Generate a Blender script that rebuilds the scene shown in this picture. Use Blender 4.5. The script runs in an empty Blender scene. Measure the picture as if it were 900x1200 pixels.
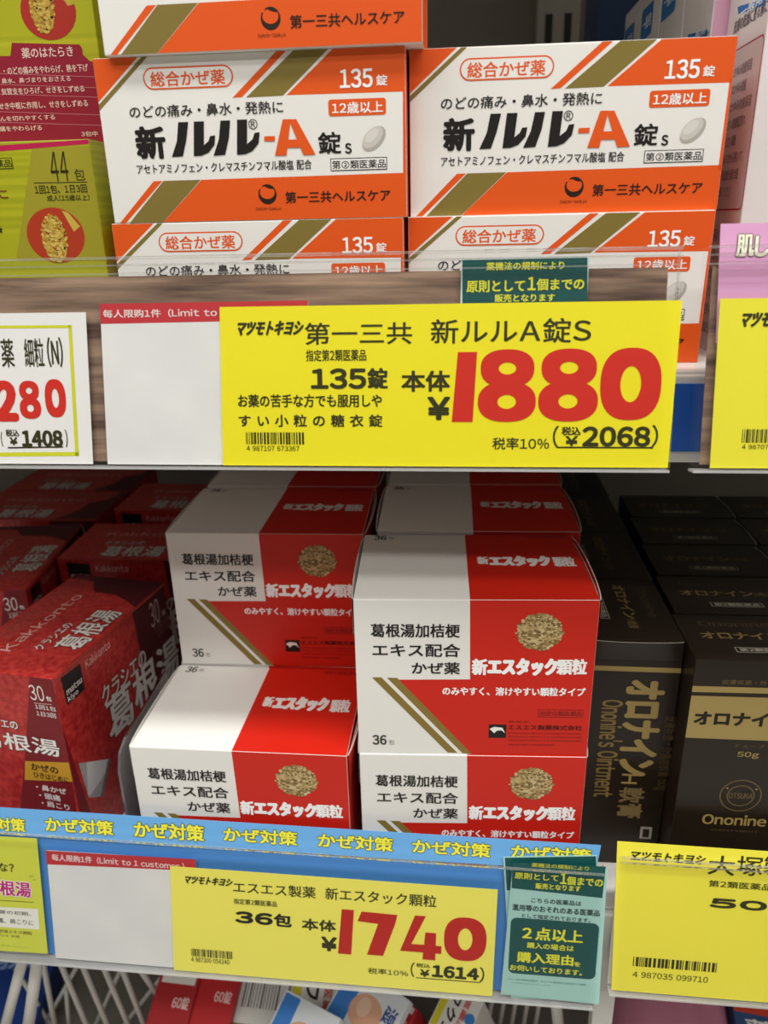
import bpy, bmesh, math, random
from mathutils import Vector, Matrix
random.seed(7)
PI = math.pi
SC = bpy.context.scene
COL = SC.collection
# ------------------------------------------------------------------ camera
CAM = Vector((0, 0, 1.35))                      # eye height above the shop floor
PITCH, ROLL, YAW = (math.radians(a) for a in (20.88, -1.31, 5.46))
F, CX, CY = 900.0, 450.0, 600.0                 # pixels of the 900x1200 frame
FW = Vector((-math.sin(YAW) * math.cos(PITCH), math.cos(YAW) * math.cos(PITCH), -math.sin(PITCH)))
_r = Vector((math.cos(YAW), math.sin(YAW), 0)); _u = _r.cross(FW)
RT = _r * math.cos(ROLL) + _u * math.sin(ROLL)
UP = -_r * math.sin(ROLL) + _u * math.cos(ROLL)
cd = bpy.data.cameras.new('camera'); cam = bpy.data.objects.new('camera', cd); COL.objects.link(cam)
cd.sensor_fit = 'VERTICAL'; cd.sensor_height = 36; cd.sensor_width = 27; cd.lens = 27; cd.clip_start = 0.01; cd.clip_end = 50
m = Matrix((RT, UP, -FW)).transposed().to_4x4(); m.translation = CAM; cam.matrix_world = m
cd.dof.use_dof = True; cd.dof.focus_distance = 0.33; cd.dof.aperture_fstop = 11
SC.camera = cam
# ------------------------------------------------------------------ light
w = bpy.data.worlds.new('shop_interior'); SC.world = w; w.use_nodes = True
w.node_tree.nodes['Background'].inputs[0].default_value = (1.0, 0.975, 0.93, 1)
w.node_tree.nodes['Background'].inputs[1].default_value = 0.25
def area(name, loc, sx, sy, power, rot=(0, 0, 0), col=(1, 0.985, 0.945)):
    l = bpy.data.lights.new(name, 'AREA'); l.shape = 'RECTANGLE'; l.size = sx; l.size_y = sy; l.energy = power; l.color = col
    o = bpy.data.objects.new(name, l); COL.objects.link(o); o.location = CAM + Vector(loc); o.rotation_euler = rot
    return o
for _y, _p in ((-0.13, 46), (-0.72, 20), (-1.30, 30)):                                # ceiling strips of the aisle, facing down
    area('ceiling_strip_light', (0.05, _y, 1.42), 3.0, 0.20, _p)
SC.view_settings.view_transform = 'Standard'; SC.view_settings.look = 'None'
SC.view_settings.gamma = 1; SC.view_settings.use_curve_mapping = False
SC.view_settings.exposure = -0.40
# ------------------------------------------------------------------ pixel helpers
def ray(px, py): return FW + RT * ((px - CX) / F) - UP * ((py - CY) / F)
def hit(px, py, p, n):
    d = ray(px, py); return CAM + d * ((p - CAM).dot(n) / d.dot(n))
def onY(px, py, y): d = ray(px, py); return CAM + d * (y / d.y)
def onZ(px, py, z): d = ray(px, py); return CAM + d * (z / d.z)
def W3(x, y, z): return CAM + Vector((x, y, z))          # camera-relative metres -> world
# ------------------------------------------------------------------ materials
MATS = {}
def srgb(h):
    c = [int(h[i:i + 2], 16) / 255 for i in (0, 2, 4)]
    return [(x / 12.92 if x <= .04045 else ((x + .055) / 1.055) ** 2.4) for x in c] + [1]
def ink(h, rough=.42, spec=.4):
    k = (h, rough, spec)
    if k not in MATS:
        mt = bpy.data.materials.new('print_' + h); mt.use_nodes = True
        b = mt.node_tree.nodes['Principled BSDF']
        b.inputs['Base Color'].default_value = srgb(h); b.inputs['Roughness'].default_value = rough
        b.inputs['Specular IOR Level'].default_value = spec
        MATS[k] = mt
    return MATS[k]
def noise_mat(name, c1, c2, scale, rough=.45, stretch=(1, 1, 1), bump=0, detail=4, lo=.35, hi=.65):
    mt = bpy.data.materials.new(name); mt.use_nodes = True; nt = mt.node_tree; b = nt.nodes['Principled BSDF']
    tc = nt.nodes.new('ShaderNodeTexCoord'); mp = nt.nodes.new('ShaderNodeMapping'); no = nt.nodes.new('ShaderNodeTexNoise'); cr = nt.nodes.new('ShaderNodeValToRGB')
    mp.inputs['Scale'].default_value = stretch; no.inputs['Scale'].default_value = scale; no.inputs['Detail'].default_value = detail
    cr.color_ramp.elements[0].color = srgb(c1); cr.color_ramp.elements[1].color = srgb(c2)
    cr.color_ramp.elements[0].position = lo; cr.color_ramp.elements[1].position = hi
    nt.links.new(tc.outputs['Object'], mp.inputs[0]); nt.links.new(mp.outputs[0], no.inputs['Vector'])
    nt.links.new(no.outputs['Fac'], cr.inputs[0]); nt.links.new(cr.outputs[0], b.inputs['Base Color'])
    b.inputs['Roughness'].default_value = rough
    if bump:
        bp = nt.nodes.new('ShaderNodeBump'); bp.inputs['Strength'].default_value = bump; bp.inputs['Distance'].default_value = .001
        nt.links.new(no.outputs['Fac'], bp.inputs['Height']); nt.links.new(bp.outputs[0], b.inputs['Normal'])
    return mt
def clear_mat(name, tint, gloss, haze):
    mt = bpy.data.materials.new(name); mt.use_nodes = True; nt = mt.node_tree; nt.nodes.clear()
    out = nt.nodes.new('ShaderNodeOutputMaterial'); t = nt.nodes.new('ShaderNodeBsdfTransparent'); g = nt.nodes.new('ShaderNodeBsdfGlossy'); d = nt.nodes.new('ShaderNodeBsdfDiffuse')
    fr = nt.nodes.new('ShaderNodeFresnel'); fr.inputs[0].default_value = gloss
    t.inputs[0].default_value = srgb(tint); g.inputs['Roughness'].default_value = .12; d.inputs[0].default_value = (.8, .8, .8, 1)
    m1 = nt.nodes.new('ShaderNodeMixShader'); m2 = nt.nodes.new('ShaderNodeMixShader'); m1.inputs[0].default_value = haze
    nt.links.new(t.outputs[0], m1.inputs[1]); nt.links.new(d.outputs[0], m1.inputs[2])
    nt.links.new(fr.outputs[0], m2.inputs[0]); nt.links.new(m1.outputs[0], m2.inputs[1]); nt.links.new(g.outputs[0], m2.inputs[2])
    nt.links.new(m2.outputs[0], out.inputs[0]); return mt
CLEAR = clear_mat('clear_film', 'FEFEFE', 1.07, .004)
ACRYL = clear_mat('clear_moulded_plastic', 'FAF9F7', 1.3, .10)
CHAN = clear_mat('milky_plastic', 'F6F5F2', 1.3, .45)
WOOD = noise_mat('printed_walnut_grain', '4A342A', 'AE9078', 60, .5, (.35, 4, 4), .15, 6, .3, .72)
KRED = noise_mat('mottled_red_print', 'A21C1E', 'C43A34', 300, .33, (1, 1, 1), 0, 3)
WHITE = ink('EFEDE8'); METAL = ink('DAD8D2', .35); BLUE = ink('2A62C0')
FILM = noise_mat('thin_white_paper', 'E2E3E2', 'EAEAE8', 35, .3, (1, 1, 2), .6, 3)
# ------------------------------------------------------------------ object helpers
def link(name, me, parent=None):
    o = bpy.data.objects.new(name, me); COL.objects.link(o); o.parent = parent; return o
def thing(name, label, cat, loc, rotz=0, group=None, mat=None):
    o = bpy.data.objects.new(name, None); COL.objects.link(o); o.empty_display_size = .01
    if mat is not None: o.matrix_world = mat
    else: o.location = loc; o.rotation_euler = (0, 0, rotz)
    tag(o, label, cat, group); return o
def tag(o, label, cat, group=None, kind=None):
    o['label'] = label; o['category'] = cat
    if group: o['group'] = group
    if kind: o['kind'] = kind
    return o
def mat_of(o):
    return Matrix.Translation(o.location) @ o.rotation_euler.to_matrix().to_4x4()
def copy_thing(src, loc, rotz, label, group=None):
    r = src.copy(); COL.objects.link(r); r.location = loc; r.rotation_euler = (0, 0, rotz); r['label'] = label
    if group: r['group'] = group
    for c in list(src.children):
        k = c.copy(); COL.objects.link(k); k.parent = r
        for g in list(c.children):
            j = g.copy(); COL.objects.link(j); j.parent = k
    return r
def box_mesh(name, lo, hi, mat, bevel=0, seg=2):
    bm = bmesh.new(); bmesh.ops.create_cube(bm, size=1)
    for v in bm.verts: v.co = Vector([lo[i] + (v.co[i] + .5) * (hi[i] - lo[i]) for i in range(3)])
    if bevel: bmesh.ops.bevel(bm, geom=bm.edges[:], offset=bevel, segments=seg, affect='EDGES', profile=.6)
    me = bpy.data.meshes.new(name); bm.to_mesh(me); bm.free(); me.materials.append(mat); return me
def mesh_py(name, V, Fc, mats, mi=None, smooth=False):
    me = bpy.data.meshes.new(name); me.from_pydata([tuple(v) for v in V], [], Fc)
    for mt in (mats if isinstance(mats, list) else [mats]): me.materials.append(mt)
    if mi: me.polygons.foreach_set('material_index', mi)
    if smooth: me.polygons.foreach_set('use_smooth', [True] * len(me.polygons))
    me.update(); return me
def tube_mesh(name, pts, r, mat, n=10):
    V, Fc = [], []
    pts = [Vector(p) for p in pts]
    for i, p in enumerate(pts):
        d = (pts[min(i + 1, len(pts) - 1)] - pts[max(i - 1, 0)]).normalized()
        a = d.orthogonal().normalized(); b = d.cross(a)
        if i and a.dot(pa) < 0.99: a = (pa - d * pa.dot(d)).normalized(); b = d.cross(a)
        pa = a
        for k in range(n): t = 2 * math.pi * k / n; V.append(p + (a * math.cos(t) + b * math.sin(t)) * r)
    for i in range(len(pts) - 1):
        for k in range(n): Fc.append((i * n + k, i * n + (k + 1) % n, (i + 1) * n + (k + 1) % n, (i + 1) * n + k))
    Fc.append(tuple(range(n))[::-1]); Fc.append(tuple((len(pts) - 1) * n + k for k in range(n)))
    return mesh_py(name, V, Fc, mat, None, True)
# ------------------------------------------------------------------ glyphs (built-in font, fullwidth forms for latin)
_tc = bpy.data.curves.new('glyph', 'FONT'); _tc.resolution_u = 3
_to = bpy.data.objects.new('glyph', _tc); COL.objects.link(_to)
GL = {}
def glyph(ch):
    if ch not in GL:
        _tc.body = ch; bpy.context.view_layer.update()
        me = bpy.data.meshes.new_from_object(_to.evaluated_get(bpy.context.evaluated_depsgraph_get()))
        V = [(v.co.x, v.co.y) for v in me.vertices]; P = [tuple(p.vertices) for p in me.polygons]
        bpy.data.meshes.remove(me); GL[ch] = (V, P)
    return GL[ch]
def full(ch):
    o = ord(ch); return chr(o + 0xFEE0) if 0x21 <= o <= 0x7e else ch
def layout(s):
    V, P, x, prev = [], [], 0, None
    for ch in s:
        if ch == ' ': x += .35; prev = None; continue
        if ch == '　': x += 1; prev = None; continue
        latin = ord(ch) < 0x2000
        gv, gp = glyph(full(ch))
        if not gv: x += 1; continue
        b0 = min(v[0] for v in gv); b1 = max(v[0] for v in gv)
        if latin: ox = x - b0 + .05; adv = b1 - b0 + .11
        else: ox = x; adv = 1.0
        n = len(V); V += [(v[0] + ox, v[1]) for v in gv]; P += [tuple(i + n for i in p) for p in gp]; x += adv
    return V, P
# ------------------------------------------------------------------ fat price numerals
def ring(cx, cy, rx, ry, hx, hy, pw=2.3, n=40):
    V, P = [], []
    for k in range(n):
        t = 2 * math.pi * k / n; c, s_ = math.cos(t), math.sin(t)
        q = 1 / (abs(c) ** pw + abs(s_) ** pw) ** (1 / pw)
        V.append((cx + rx * c * q, cy + ry * s_ * q)); V.append((cx + hx * c, cy + hy * s_))
    for k in range(n):
        a, b = 2 * k, 2 * ((k + 1) % n); P.append((a, a + 1, b + 1, b)[::-1])
    return V, P
def fat(d):
    if d == '0': return [ring(.5, .5, .5, .5, .17, .25, 2.5)]
    if d == '8':
        a, b = ring(.5, .275, .5, .285, .16, .10, 2.4), ring(.5, .745, .46, .265, .15, .085, 2.4)
        return [a, b]
    polys = {'1': [[(.0, 0), (.86, 0), (1, 1), (.22, 1)]],
             '7': [[(.52, .74), (.0, .77), (.1, 1), (1, .98), (.94, .74)], [(.25, 0), (.66, 0), (.94, .74), (.52, .74)]],
             '4': [[(0, .16), (.27, .34), (.60, 1), (.34, 1)], [(0, .16), (1, .16), (1, .34), (.1, .34)], [(.55, 0), (.86, 0), (.86, .63), (.60, .63)]]}[d]
    return [(q, [tuple(range(len(q)))]) for q in polys]
# ------------------------------------------------------------------ flat print on a face
class Face:
    """A flat face of a thing: M is the thing's matrix; o, u, v are local (u right, v up, n out)."""
    def __init__(s, M, o, u, v):
        s.M = M; s.o = Vector(o); s.u = Vector(u).normalized(); s.v = Vector(v).normalized(); s.n = s.u.cross(s.v)
    def uv(s, px, py):
        R3 = s.M.to_3x3(); q = hit(px, py, s.M @ s.o, R3 @ s.n); d = s.M.inverted() @ q - s.o
        return d.dot(s.u), d.dot(s.v)
    def at(s, a, b, h): return s.o + s.u * a + s.v * b + s.n * h
class Print:
    def __init__(s, face, fr=(0, 0, 1), step=3e-5, base=3e-5):
        s.f = face; s.fr = fr; s.parts = {}; s.step = step; s.base = base; s.clip = None
    def px(s, p): x0, y0, k = s.fr; return s.f.uv(x0 + p[0] / k, y0 + p[1] / k)
    def add(s, V, P, col, layer, part):
        d = s.parts.setdefault(part, ([], [], [], [])); n = len(d[0])
        mt = ink(col) if isinstance(col, str) else col
        if mt not in d[3]: d[3].append(mt)
        h = s.base + s.step * layer
        d[0].extend(s.f.at(a, b, h) for a, b in V); d[1].extend(tuple(i + n for i in p) for p in P); d[2].extend([d[3].index(mt)] * len(P))
    def poly(s, pts, col, layer=0, part='colour_panel', uv=False):
        q = pts if uv else [s.px(p) for p in pts]
        if s.clip:
            q = [(min(max(a, s.clip[0]), s.clip[2]), min(max(b, s.clip[1]), s.clip[3])) for a, b in q]
        ar = sum(q[i][0] * q[(i + 1) % len(q)][1] - q[(i + 1) % len(q)][0] * q[i][1] for i in range(len(q)))
        if ar < 0: q = q[::-1]
        s.add(q, [tuple(range(len(q)))], col, layer, part)
    def rect(s, a, b, col, layer=0, part='colour_panel', uv=False, r=0):
        (u0, v1), (u1, v0) = (a, b) if uv else (s.px(a), s.px(b))
        u0, u1, v0, v1 = min(u0, u1), max(u0, u1), min(v0, v1), max(v0, v1)
        if r:
            r = min(r, (u1 - u0) / 2, (v1 - v0) / 2); P = []
            for cx, cy, t0 in ((u1 - r, v1 - r, 0), (u0 + r, v1 - r, 90), (u0 + r, v0 + r, 180), (u1 - r, v0 + r, 270)):
                for k in range(7): t = math.radians(t0 + 15 * k); P.append((cx + r * math.cos(t), cy + r * math.sin(t)))
            s.poly(P, col, layer, part, True)
        else: s.poly([(u0, v0), (u1, v0), (u1, v1), (u0, v1)], col, layer, part, True)
    def frame(s, a, b, col, inner, th, layer=2, part='lettering', r=0):
        (u0, v1), (u1, v0) = s.px(a), s.px(b)
        s.rect((u0, v1), (u1, v0), col, layer, part, True, r)
        s.rect((u0 + th, v1 - th), (u1 - th, v0 + th), inner, layer + 1, part, True, max(r - th, 0))
    def ell(s, c, rx, ry, col, layer=2, part='picture', rot=0, n=32, uv=None):
        cu, cv = uv or s.px(c)
        if uv is None:
            a = s.px((c[0] + rx, c[1])); rx = math.hypot(a[0] - cu, a[1] - cv); a = s.px((c[0], c[1] - ry)) ; ry = math.hypot(a[0] - cu, a[1] - cv)
        R = math.radians(rot); P = []
        for k in range(n):
            t = 2 * math.pi * k / n; x, y = rx * math.cos(t), ry * math.sin(t)
            P.append((cu + x * math.cos(R) - y * math.sin(R), cv + x * math.sin(R) + y * math.cos(R)))
        s.poly(P, col, layer, part, True); return cu, cv, rx, ry
    def line(s, a, b, th, col, layer=3, part='lettering'):
        A, B = s.px(a), s.px(b); d = Vector((B[0] - A[0], B[1] - A[1])).normalized() * (th / 2); nx, ny = -d.y, d.x
        s.poly([(A[0] + nx, A[1] + ny), (A[0] - nx, A[1] - ny), (B[0] - nx, B[1] - ny), (B[0] + nx, B[1] + ny)], col, layer, part, True)
    def text(s, t, a, b, col, bold=0, layer=4, part='lettering', rot=0, slant=0, uv=False, fatnum=False, h=0):
        if h:      # a, b are the left and right middle of the line, h its height in frame pixels
            A, B = s.px(a), s.px(b); hh = (s.px((a[0], a[1] - h / 2))[1] - s.px((a[0], a[1] + h / 2))[1]) / 2; mv = (A[1] + B[1]) / 2; a, b, uv = (A[0], mv + hh), (B[0], mv - hh), True
        (u0, v1), (u1, v0) = (a, b) if uv else (s.px(a), s.px(b))
        u0, u1 = min(u0, u1), max(u0, u1); v0, v1 = min(v0, v1), max(v0, v1)
        if fatnum:
            for k, (V, P) in enumerate(fat(t)): s.add([(u0 + x * (u1 - u0), v0 + y * (v1 - v0)) for x, y in V], P, col, layer + .3 * k, part)
            return
        V, P = layout(t)
        x0 = min(v[0] for v in V); x1 = max(v[0] for v in V); y0 = min(v[1] for v in V); y1 = max(v[1] for v in V)
        V = [((x - x0) / (x1 - x0 + 1e-9), (y - y0) / (y1 - y0 + 1e-9)) for x, y in V]
        if slant: V = [((x + slant * y * (v1 - v0) / (u1 - u0)) , y) for x, y in V]
        if rot == 0: Q = [(u0 + x * (u1 - u0), v0 + y * (v1 - v0)) for x, y in V]; hh = v1 - v0
        elif rot == 90: Q = [(u1 - y * (u1 - u0), v0 + x * (v1 - v0)) for x, y in V]; hh = u1 - u0
        else: Q = [(u0 + y * (u1 - u0), v1 - x * (v1 - v0)) for x, y in V]; hh = u1 - u0
        if bold:
            e = bold * hh; VV, PP = [], []
            ring_ = ((-1, -.7), (1, -.7), (-1, .7), (1, .7)) if bold < .045 else [(math.cos(q * PI / 5), .85 * math.sin(q * PI / 5)) for q in range(10)]
            for k, (dx, dy) in enumerate(ring_): s.add([(x + dx * e, y + dy * e) for x, y in Q], P, col, layer + .12 * k, part)
            layer += .12 * len(ring_)
        s.add(Q, P, col, layer, part)
    def outlined(s, t, a, b, col, dark, bold=.02, extra=.05, layer=4, **k):
        s.text(t, a, b, dark, bold + extra, layer, **k); s.text(t, a, b, col, bold, layer + 2.2, **k)
    def barcode(s, a, b, col='2B2A18', layer=4, n=46, seed=3):
        (u0, v1), (u1, v0) = s.px(a), s.px(b); rnd = random.Random(seed); x = 0; bars = []
        while x < n * 2: wd = rnd.choice((1, 1, 2, 3)); bars.append((x, wd)); x += wd + rnd.choice((1, 1, 2, 2))
        k = (u1 - u0) / x
        for x, wd in bars: s.rect((u0 + x * k, v1), (u0 + (x + wd) * k, v0), col, layer, 'barcode', True)
    def grains(s, cu, cv, rx, ry, cols, n, r, layer=3, part='picture', seed=1):
        rnd = random.Random(seed)
        for i in range(n):
            t = rnd.uniform(0, 2 * math.pi); q = math.sqrt(rnd.random()) * rnd.uniform(.94, 1.03); a = rnd.uniform(0, 3)
            x, y = cu + rx * q * math.cos(t), cv + ry * q * math.sin(t); rr = r * rnd.uniform(.6, 1.2)
            s.add([(x + rr * math.cos(a + k * 2 * math.pi / 5), y + rr * .8 * math.sin(a + k * 2 * math.pi / 5)) for k in range(5)], [(0, 1, 2, 3, 4)], rnd.choice(cols), layer + (i % 30) * .13, part)
    def build(s, parent):
        made = {}
        for nm in sorted(s.parts, key=lambda q: '>' in q):
            V, P, mi, mats = s.parts[nm]; own = nm.split('>')[-1].split('#')[0]
            made[nm] = link(own, mesh_py(own, V, P, mats, mi), made.get(nm.split('>')[0], parent) if '>' in nm else parent)
def carton_faces(M, Wd, D, H):
    a, b = Wd / 2, D / 2
    return dict(front=Face(M, (-a, -b, 0), (1, 0, 0), (0, 0, 1)), right=Face(M, (a, -b, 0), (0, 1, 0), (0, 0, 1)),
                left=Face(M, (-a, b, 0), (0, -1, 0), (0, 0, 1)), top=Face(M, (-a, -b, H), (1, 0, 0), (0, 1, 0)))
def flap_mesh(name, a, b, z, L, out, mat, drop=.018, sgn=1, axis='y'):
    """curved paperboard tuck flap along the side edge of a carton (x = a, y from -b to b)"""
    V, Fc = [], []; n, k = 14, 4
    for t in range(n + 1):
        tt = t / n; bul = out * math.sin(math.pi * tt) ** .6
        for j in range(k + 1):
            jj = j / k; x = a + sgn * (bul * (1 - jj) ** 1.3 + .00012); V.append((x, -b + 2 * b * tt, z - .0004 - drop * jj)); V.append((x + sgn * .0005, -b + 2 * b * tt, z - .0004 - drop * jj))
    st = 2 * (k + 1)
    for t in range(n):
        for j in range(k):
            p = t * st + 2 * j
            Fc.append((p, p + 2, p + st + 2, p + st)); Fc.append((p + 1, p + st + 1, p + st + 3, p + 3))
        p = t * st; Fc.append((p, p + st, p + st + 1, p + 1))
    return mesh_py(name, V, Fc, mat if isinstance(mat, list) else [mat, mat], [1 if i % (2 * k + 1) == 2 * k else 0 for i in range(len(Fc))])
def carton(name, label, cat, dims, base_mat, loc, rotz, group):
    t = thing(name, label, cat, loc, rotz, group); Wd, D, H = dims
    link('carton_body', box_mesh('carton_body', (-Wd / 2, -D / 2, 0), (Wd / 2, D / 2, H), base_mat, .0005), t)
    return t, carton_faces(mat_of(t), Wd, D, H)
def place(dims, corner, pt, rotz):
    """base-centre position so that local corner (sx, sy in -1/+1) lands on pt"""
    l = Matrix.Rotation(rotz, 3, 'Z') @ Vector((corner[0] * dims[0] / 2, corner[1] * dims[1] / 2, 0)); return Vector(pt) - l
# ================================================================== the setting and the shelving
DECK_U, DECK_L = -.0577, -.3192
def struct(name, lo, hi, mat):
    o = link(name, box_mesh(name, lo, hi, mat)); o.location = CAM; o['kind'] = 'structure'; return o
floor_ = link('floor', box_mesh('floor', (-3, -2.5, -.02), (3, 1.5, 0), noise_mat('vinyl_floor', 'DEDAD2', 'E8E4DC', 4, .3))); floor_['kind'] = 'structure'
cl = link('ceiling', box_mesh('ceiling', (-3, -2.5, 2.80), (3, 1.5, 2.82), ink('E4E2DC', .8))); cl['kind'] = 'structure'
struct('wall_opposite', (-3, -1.72, -1.35), (3, -1.70, .6), noise_mat('opposite_shelf_fronts', '5A534C', '857D74', 9, .6))
struct('wall_back', (-1.2, .80, -1.34), (1.2, .82, .75), ink('8A847C', .6))
def shelf(label, zt, yf, y1, strip):
    t = thing('gondola_shelf', label, 'shelf', W3(0, yf, zt))
    L = y1 - yf
    link('deck', box_mesh('deck', (-1.0, .0015, -.022), (1.0, L, 0), METAL, .0008), t)
    link('front_lip', box_mesh('front_lip', (-1.0, -.0022, -.036), (1.0, .0012, -.001), METAL, .0008), t)
    if strip: link('colour_strip', box_mesh('colour_strip', (-.95, -.0034, -.031), (.95, -.0025, -.004), ink('1F56B0')), t)
    return t
shelf('white metal shelf carrying the orange tablet cartons', DECK_U, .3055, .795, True)
shelf('white metal shelf carrying the red and brown cartons', DECK_L, .2905, .795, False)
shelf('white metal shelf above the orange cartons, out of the picture', .29, .3055, .795, False)
# back-panel fittings seen above the right orange carton
up = thing('slotted_upright', 'pale slotted metal upright behind the top orange carton', 'upright', W3(.085, .775, DECK_U))
link('channel', box_mesh('channel', (-.018, -.006, 0), (.018, .006, .34), ink('A9A49A'), .001), up)
for k in range(9):
    for sx in (-1, 1): link('slot', box_mesh('slot', (sx * .008 - .003, -.0068, .02 + k * .035), (sx * .008 + .003, -.0062, .042 + k * .035), ink('26221E')), up)
# ================================================================== orange tablet cartons (upper shelf)
LD = (.118, .052, .0582); LG = 'orange and white tablet cartons'
OR, KH, BK = 'E85A18', '857436', '1E1A18'
def heavy(p):
    fr = p.fr; p.fr = (140, 100, 2.727)          # heavy logotype strokes traced as outlines
    for k, (q, c_) in enumerate(([((188, 118), (220, 117), (214, 175), (203, 227), (168, 229), (184, 178)), BK], [((238, 116), (270, 115), (270, 192), (285, 178), (290, 162), (306, 160), (304, 190), (285, 215), (262, 225), (238, 226)), BK],
            [((323, 113), (354, 112), (350, 168), (338, 222), (301, 225), (318, 172)), BK], [((376, 110), (408, 109), (408, 188), (426, 172), (432, 152), (448, 150), (445, 185), (425, 210), (402, 220), (376, 222)), BK],
            [((463, 163), (497, 162), (497, 178), (463, 179)), OR], [((522, 109), (547, 108), (534, 224), (497, 225)), OR], [((541, 109), (565, 108), (627, 221), (588, 223)), OR], [((522, 174), (600, 172), (606, 198), (518, 200)), OR])):
        p.poly(q, c_, 4 + .25 * k, 'lettering')
    p.fr = fr
def lulu_ref(label, pt):
    t, f = carton('tablet_carton', label, 'carton', LD, WHITE, place(LD, (-1, -1), pt, 0), 0, LG)
    p = Print(f['front'], (100, 0, 2.25)); p.clip = (.0002, .0002, LD[0] - .0002, LD[2] - .0002)
    sp = 'colour_panel'
    p.poly([(14, 154), (137, 147), (27, 270)], OR, 0, sp)
    p.poly([(148, 149), (163, 148), (35, 292), (32, 276)], KH, 1, 'stripe#1')
    p.poly([(503, 132), (529, 131), (413, 256), (388, 258)], OR, 1, 'stripe#2')
    p.poly([(548, 130), (640, 126), (521, 252), (424, 257)], KH, 1, 'stripe#3')
    p.poly([(652, 124), (850, 115), (850, 241), (530, 251)], OR, 0, sp)
    p.poly([(837, 235), (852, 230), (860, 470), (838, 468)], OR, 0, sp)
    p.poly([(306, 474), (860, 455), (860, 572), (207, 590)], OR, 0, sp)
    p.poly([(206, 477), (304, 474), (206, 590), (118, 592)], KH, 1, 'stripe#4')
    p.poly([(180, 478), (203, 477), (108, 592), (92, 592)], OR, 1, 'stripe#5')
    p.frame((149, 179), (392, 229), OR, WHITE, .00055, 2, r=.004)
    p.text('総合かぜ薬', (170, 190), (369, 222), OR, .02)
    p.text('135', (671, 184), (757, 229), 'FFFFFF', .03); p.text('錠', (767, 198), (796, 225), 'FFFFFF', .02)
    p.rect((640, 263), (793, 302), OR, 2, 'age_badge', r=.001); p.text('12歳以上', (650, 271), (785, 296), 'FFFFFF', .02, 4, 'age_badge>lettering')
    p.text('のどの痛み・鼻水・発熱に', (115, 280), (522, 298), BK, .012)
    p.text('新', (131, 337), (213, 415), BK, .05); heavy(p)
    p.text('®', (429, 314), (455, 341), BK)
    
    p.text('錠', (614, 350), (674, 404), BK, .025); p.text('s', (685, 378), (702, 404), BK, .03)
    p.text('アセトアミノフェン・クレマスチンフマル酸塩 配合', (135, 434), (597, 446), BK, .012)
    p.frame((646, 418), (796, 447), BK, WHITE, .0003); p.text('第②類医薬品', (651, 424), (792, 442), BK, .015)
    p.ell((761, 366), 37, 25, 'B4AFA6', 2, 'tablet_picture', 42); p.ell((758, 362), 33, 21, 'CFCBC3', 3, 'tablet_picture', 42)
    p.ell((755, 358), 22, 13, 'DDDAD3', 4, 'tablet_picture', 42)
    fr = p.fr; p.fr = (280, 200, 11.25)
    p.ell((377, 312), 120, 133, '2A1A14', 2, 'company_logo'); p.ell((375, 288), 97, 86, OR, 3, 'company_logo')
    p.poly([(330, 205), (365, 182), (430, 195), (468, 235), (430, 242), (385, 232)], '2A1A14', 4, 'company_logo'); p.poly([(268, 240), (290, 205), (312, 208), (290, 245)], OR, 3.5, 'company_logo')
    p.fr = fr
    p.text('Daiichi-Sankyo', (450, 546), (517, 556), '2A1A14', 0, 4, 'company_logo>lettering'); p.text('第一三共ヘルスケア', (527, 506), (804, 529), '2A1A14', .018)
    p.build(t)
    r = Print(f['right']); r.rect((0.0003, LD[2] - .0003), (LD[1] - .0003, .0003), OR, 0, 'side_panel', True); r.build(t)
    l = Print(f['left']); l.rect((0.0003, LD[2] - .0003), (LD[1] - .0003, .040), OR, 0, 'side_panel', True); l.build(t)
    return t
ZU = .0005
L2 = lulu_ref('orange and white tablet carton in the middle of the left stack', W3(-.1369, .3199, ZU))
copy_thing(L2, place(LD, (-1, -1), W3(-.1305, .3165, ZU + .0582), 0), 0, 'orange and white tablet carton on top of the left stack, cut by the picture top', LG)
copy_thing(L2, place(LD, (-1, -1), W3(-.1384, .3199, ZU - .0582), 0), 0, 'orange and white tablet carton at the bottom of the left stack, behind the rail', LG)
copy_thing(L2, place(LD, (-1, -1), W3(-.0180, .3273, ZU), .002), .002, 'orange and white tablet carton on top of the right stack', LG)
copy_thing(L2, place(LD, (-1, -1), W3(-.0189, .3251, ZU - .0582), 0), 0, 'orange and white tablet carton at the bottom of the right stack, beneath another', LG)
# ================================================================== lime powder cartons on the left
GD = (.12, .075, .0898); LIME = noise_mat('lime_striped_print', 'A2A418', 'B4B422', 1, .35, (0, 0, 420), 0, 0, .4, .6)
t, f = carton('powder_carton', 'lime green carton with a red capsule picture, left of the orange stack', 'carton', GD, LIME, place(GD, (1, -1), W3(-.1450, .325, DECK_U), 0), 0, 'lime green cartons')
p = Print(f['front'], (0, 0, 3.75)); p.clip = (.0002, .0002, GD[0] - .0002, GD[2] - .0002)
p.poly([(-300, 660), (392, 608), (392, 632), (-300, 690)], 'C01C50', 1, 'top_band')
p.poly([(140, 655), (392, 640), (470, 1145), (72, 1145)], 'A0982A', 1, 'colour_panel')
p.frame((-40, 695), (60, 742), '3A3510', LIME, .0003); p.text('薬品', (-22, 703), (54, 734), '2A2608', .02)
p.text('44', (210, 668), (308, 795), '2E2A0A', 0); p.text('包', (322, 742), (377, 792), '2E2A0A')
p.line((150, 804), (384, 800), .0003, '2E2A0A')
p.text('1回1包、1日3回', (150, 815), (385, 846), '2E2A0A', .012); p.text('成人(15歳以上)', (205, 858), (395, 880), '2E2A0A', .012)
p.text('こ', (-5, 838), (37, 870), '7A3A18', .03); p.text('熱', (-60, 985), (12, 1022), '1E1A08', .03)
cu, cv, rx, ry = p.ell((245, 1035), 127, 122, 'B23A20', 2, 'capsule_picture')
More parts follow.
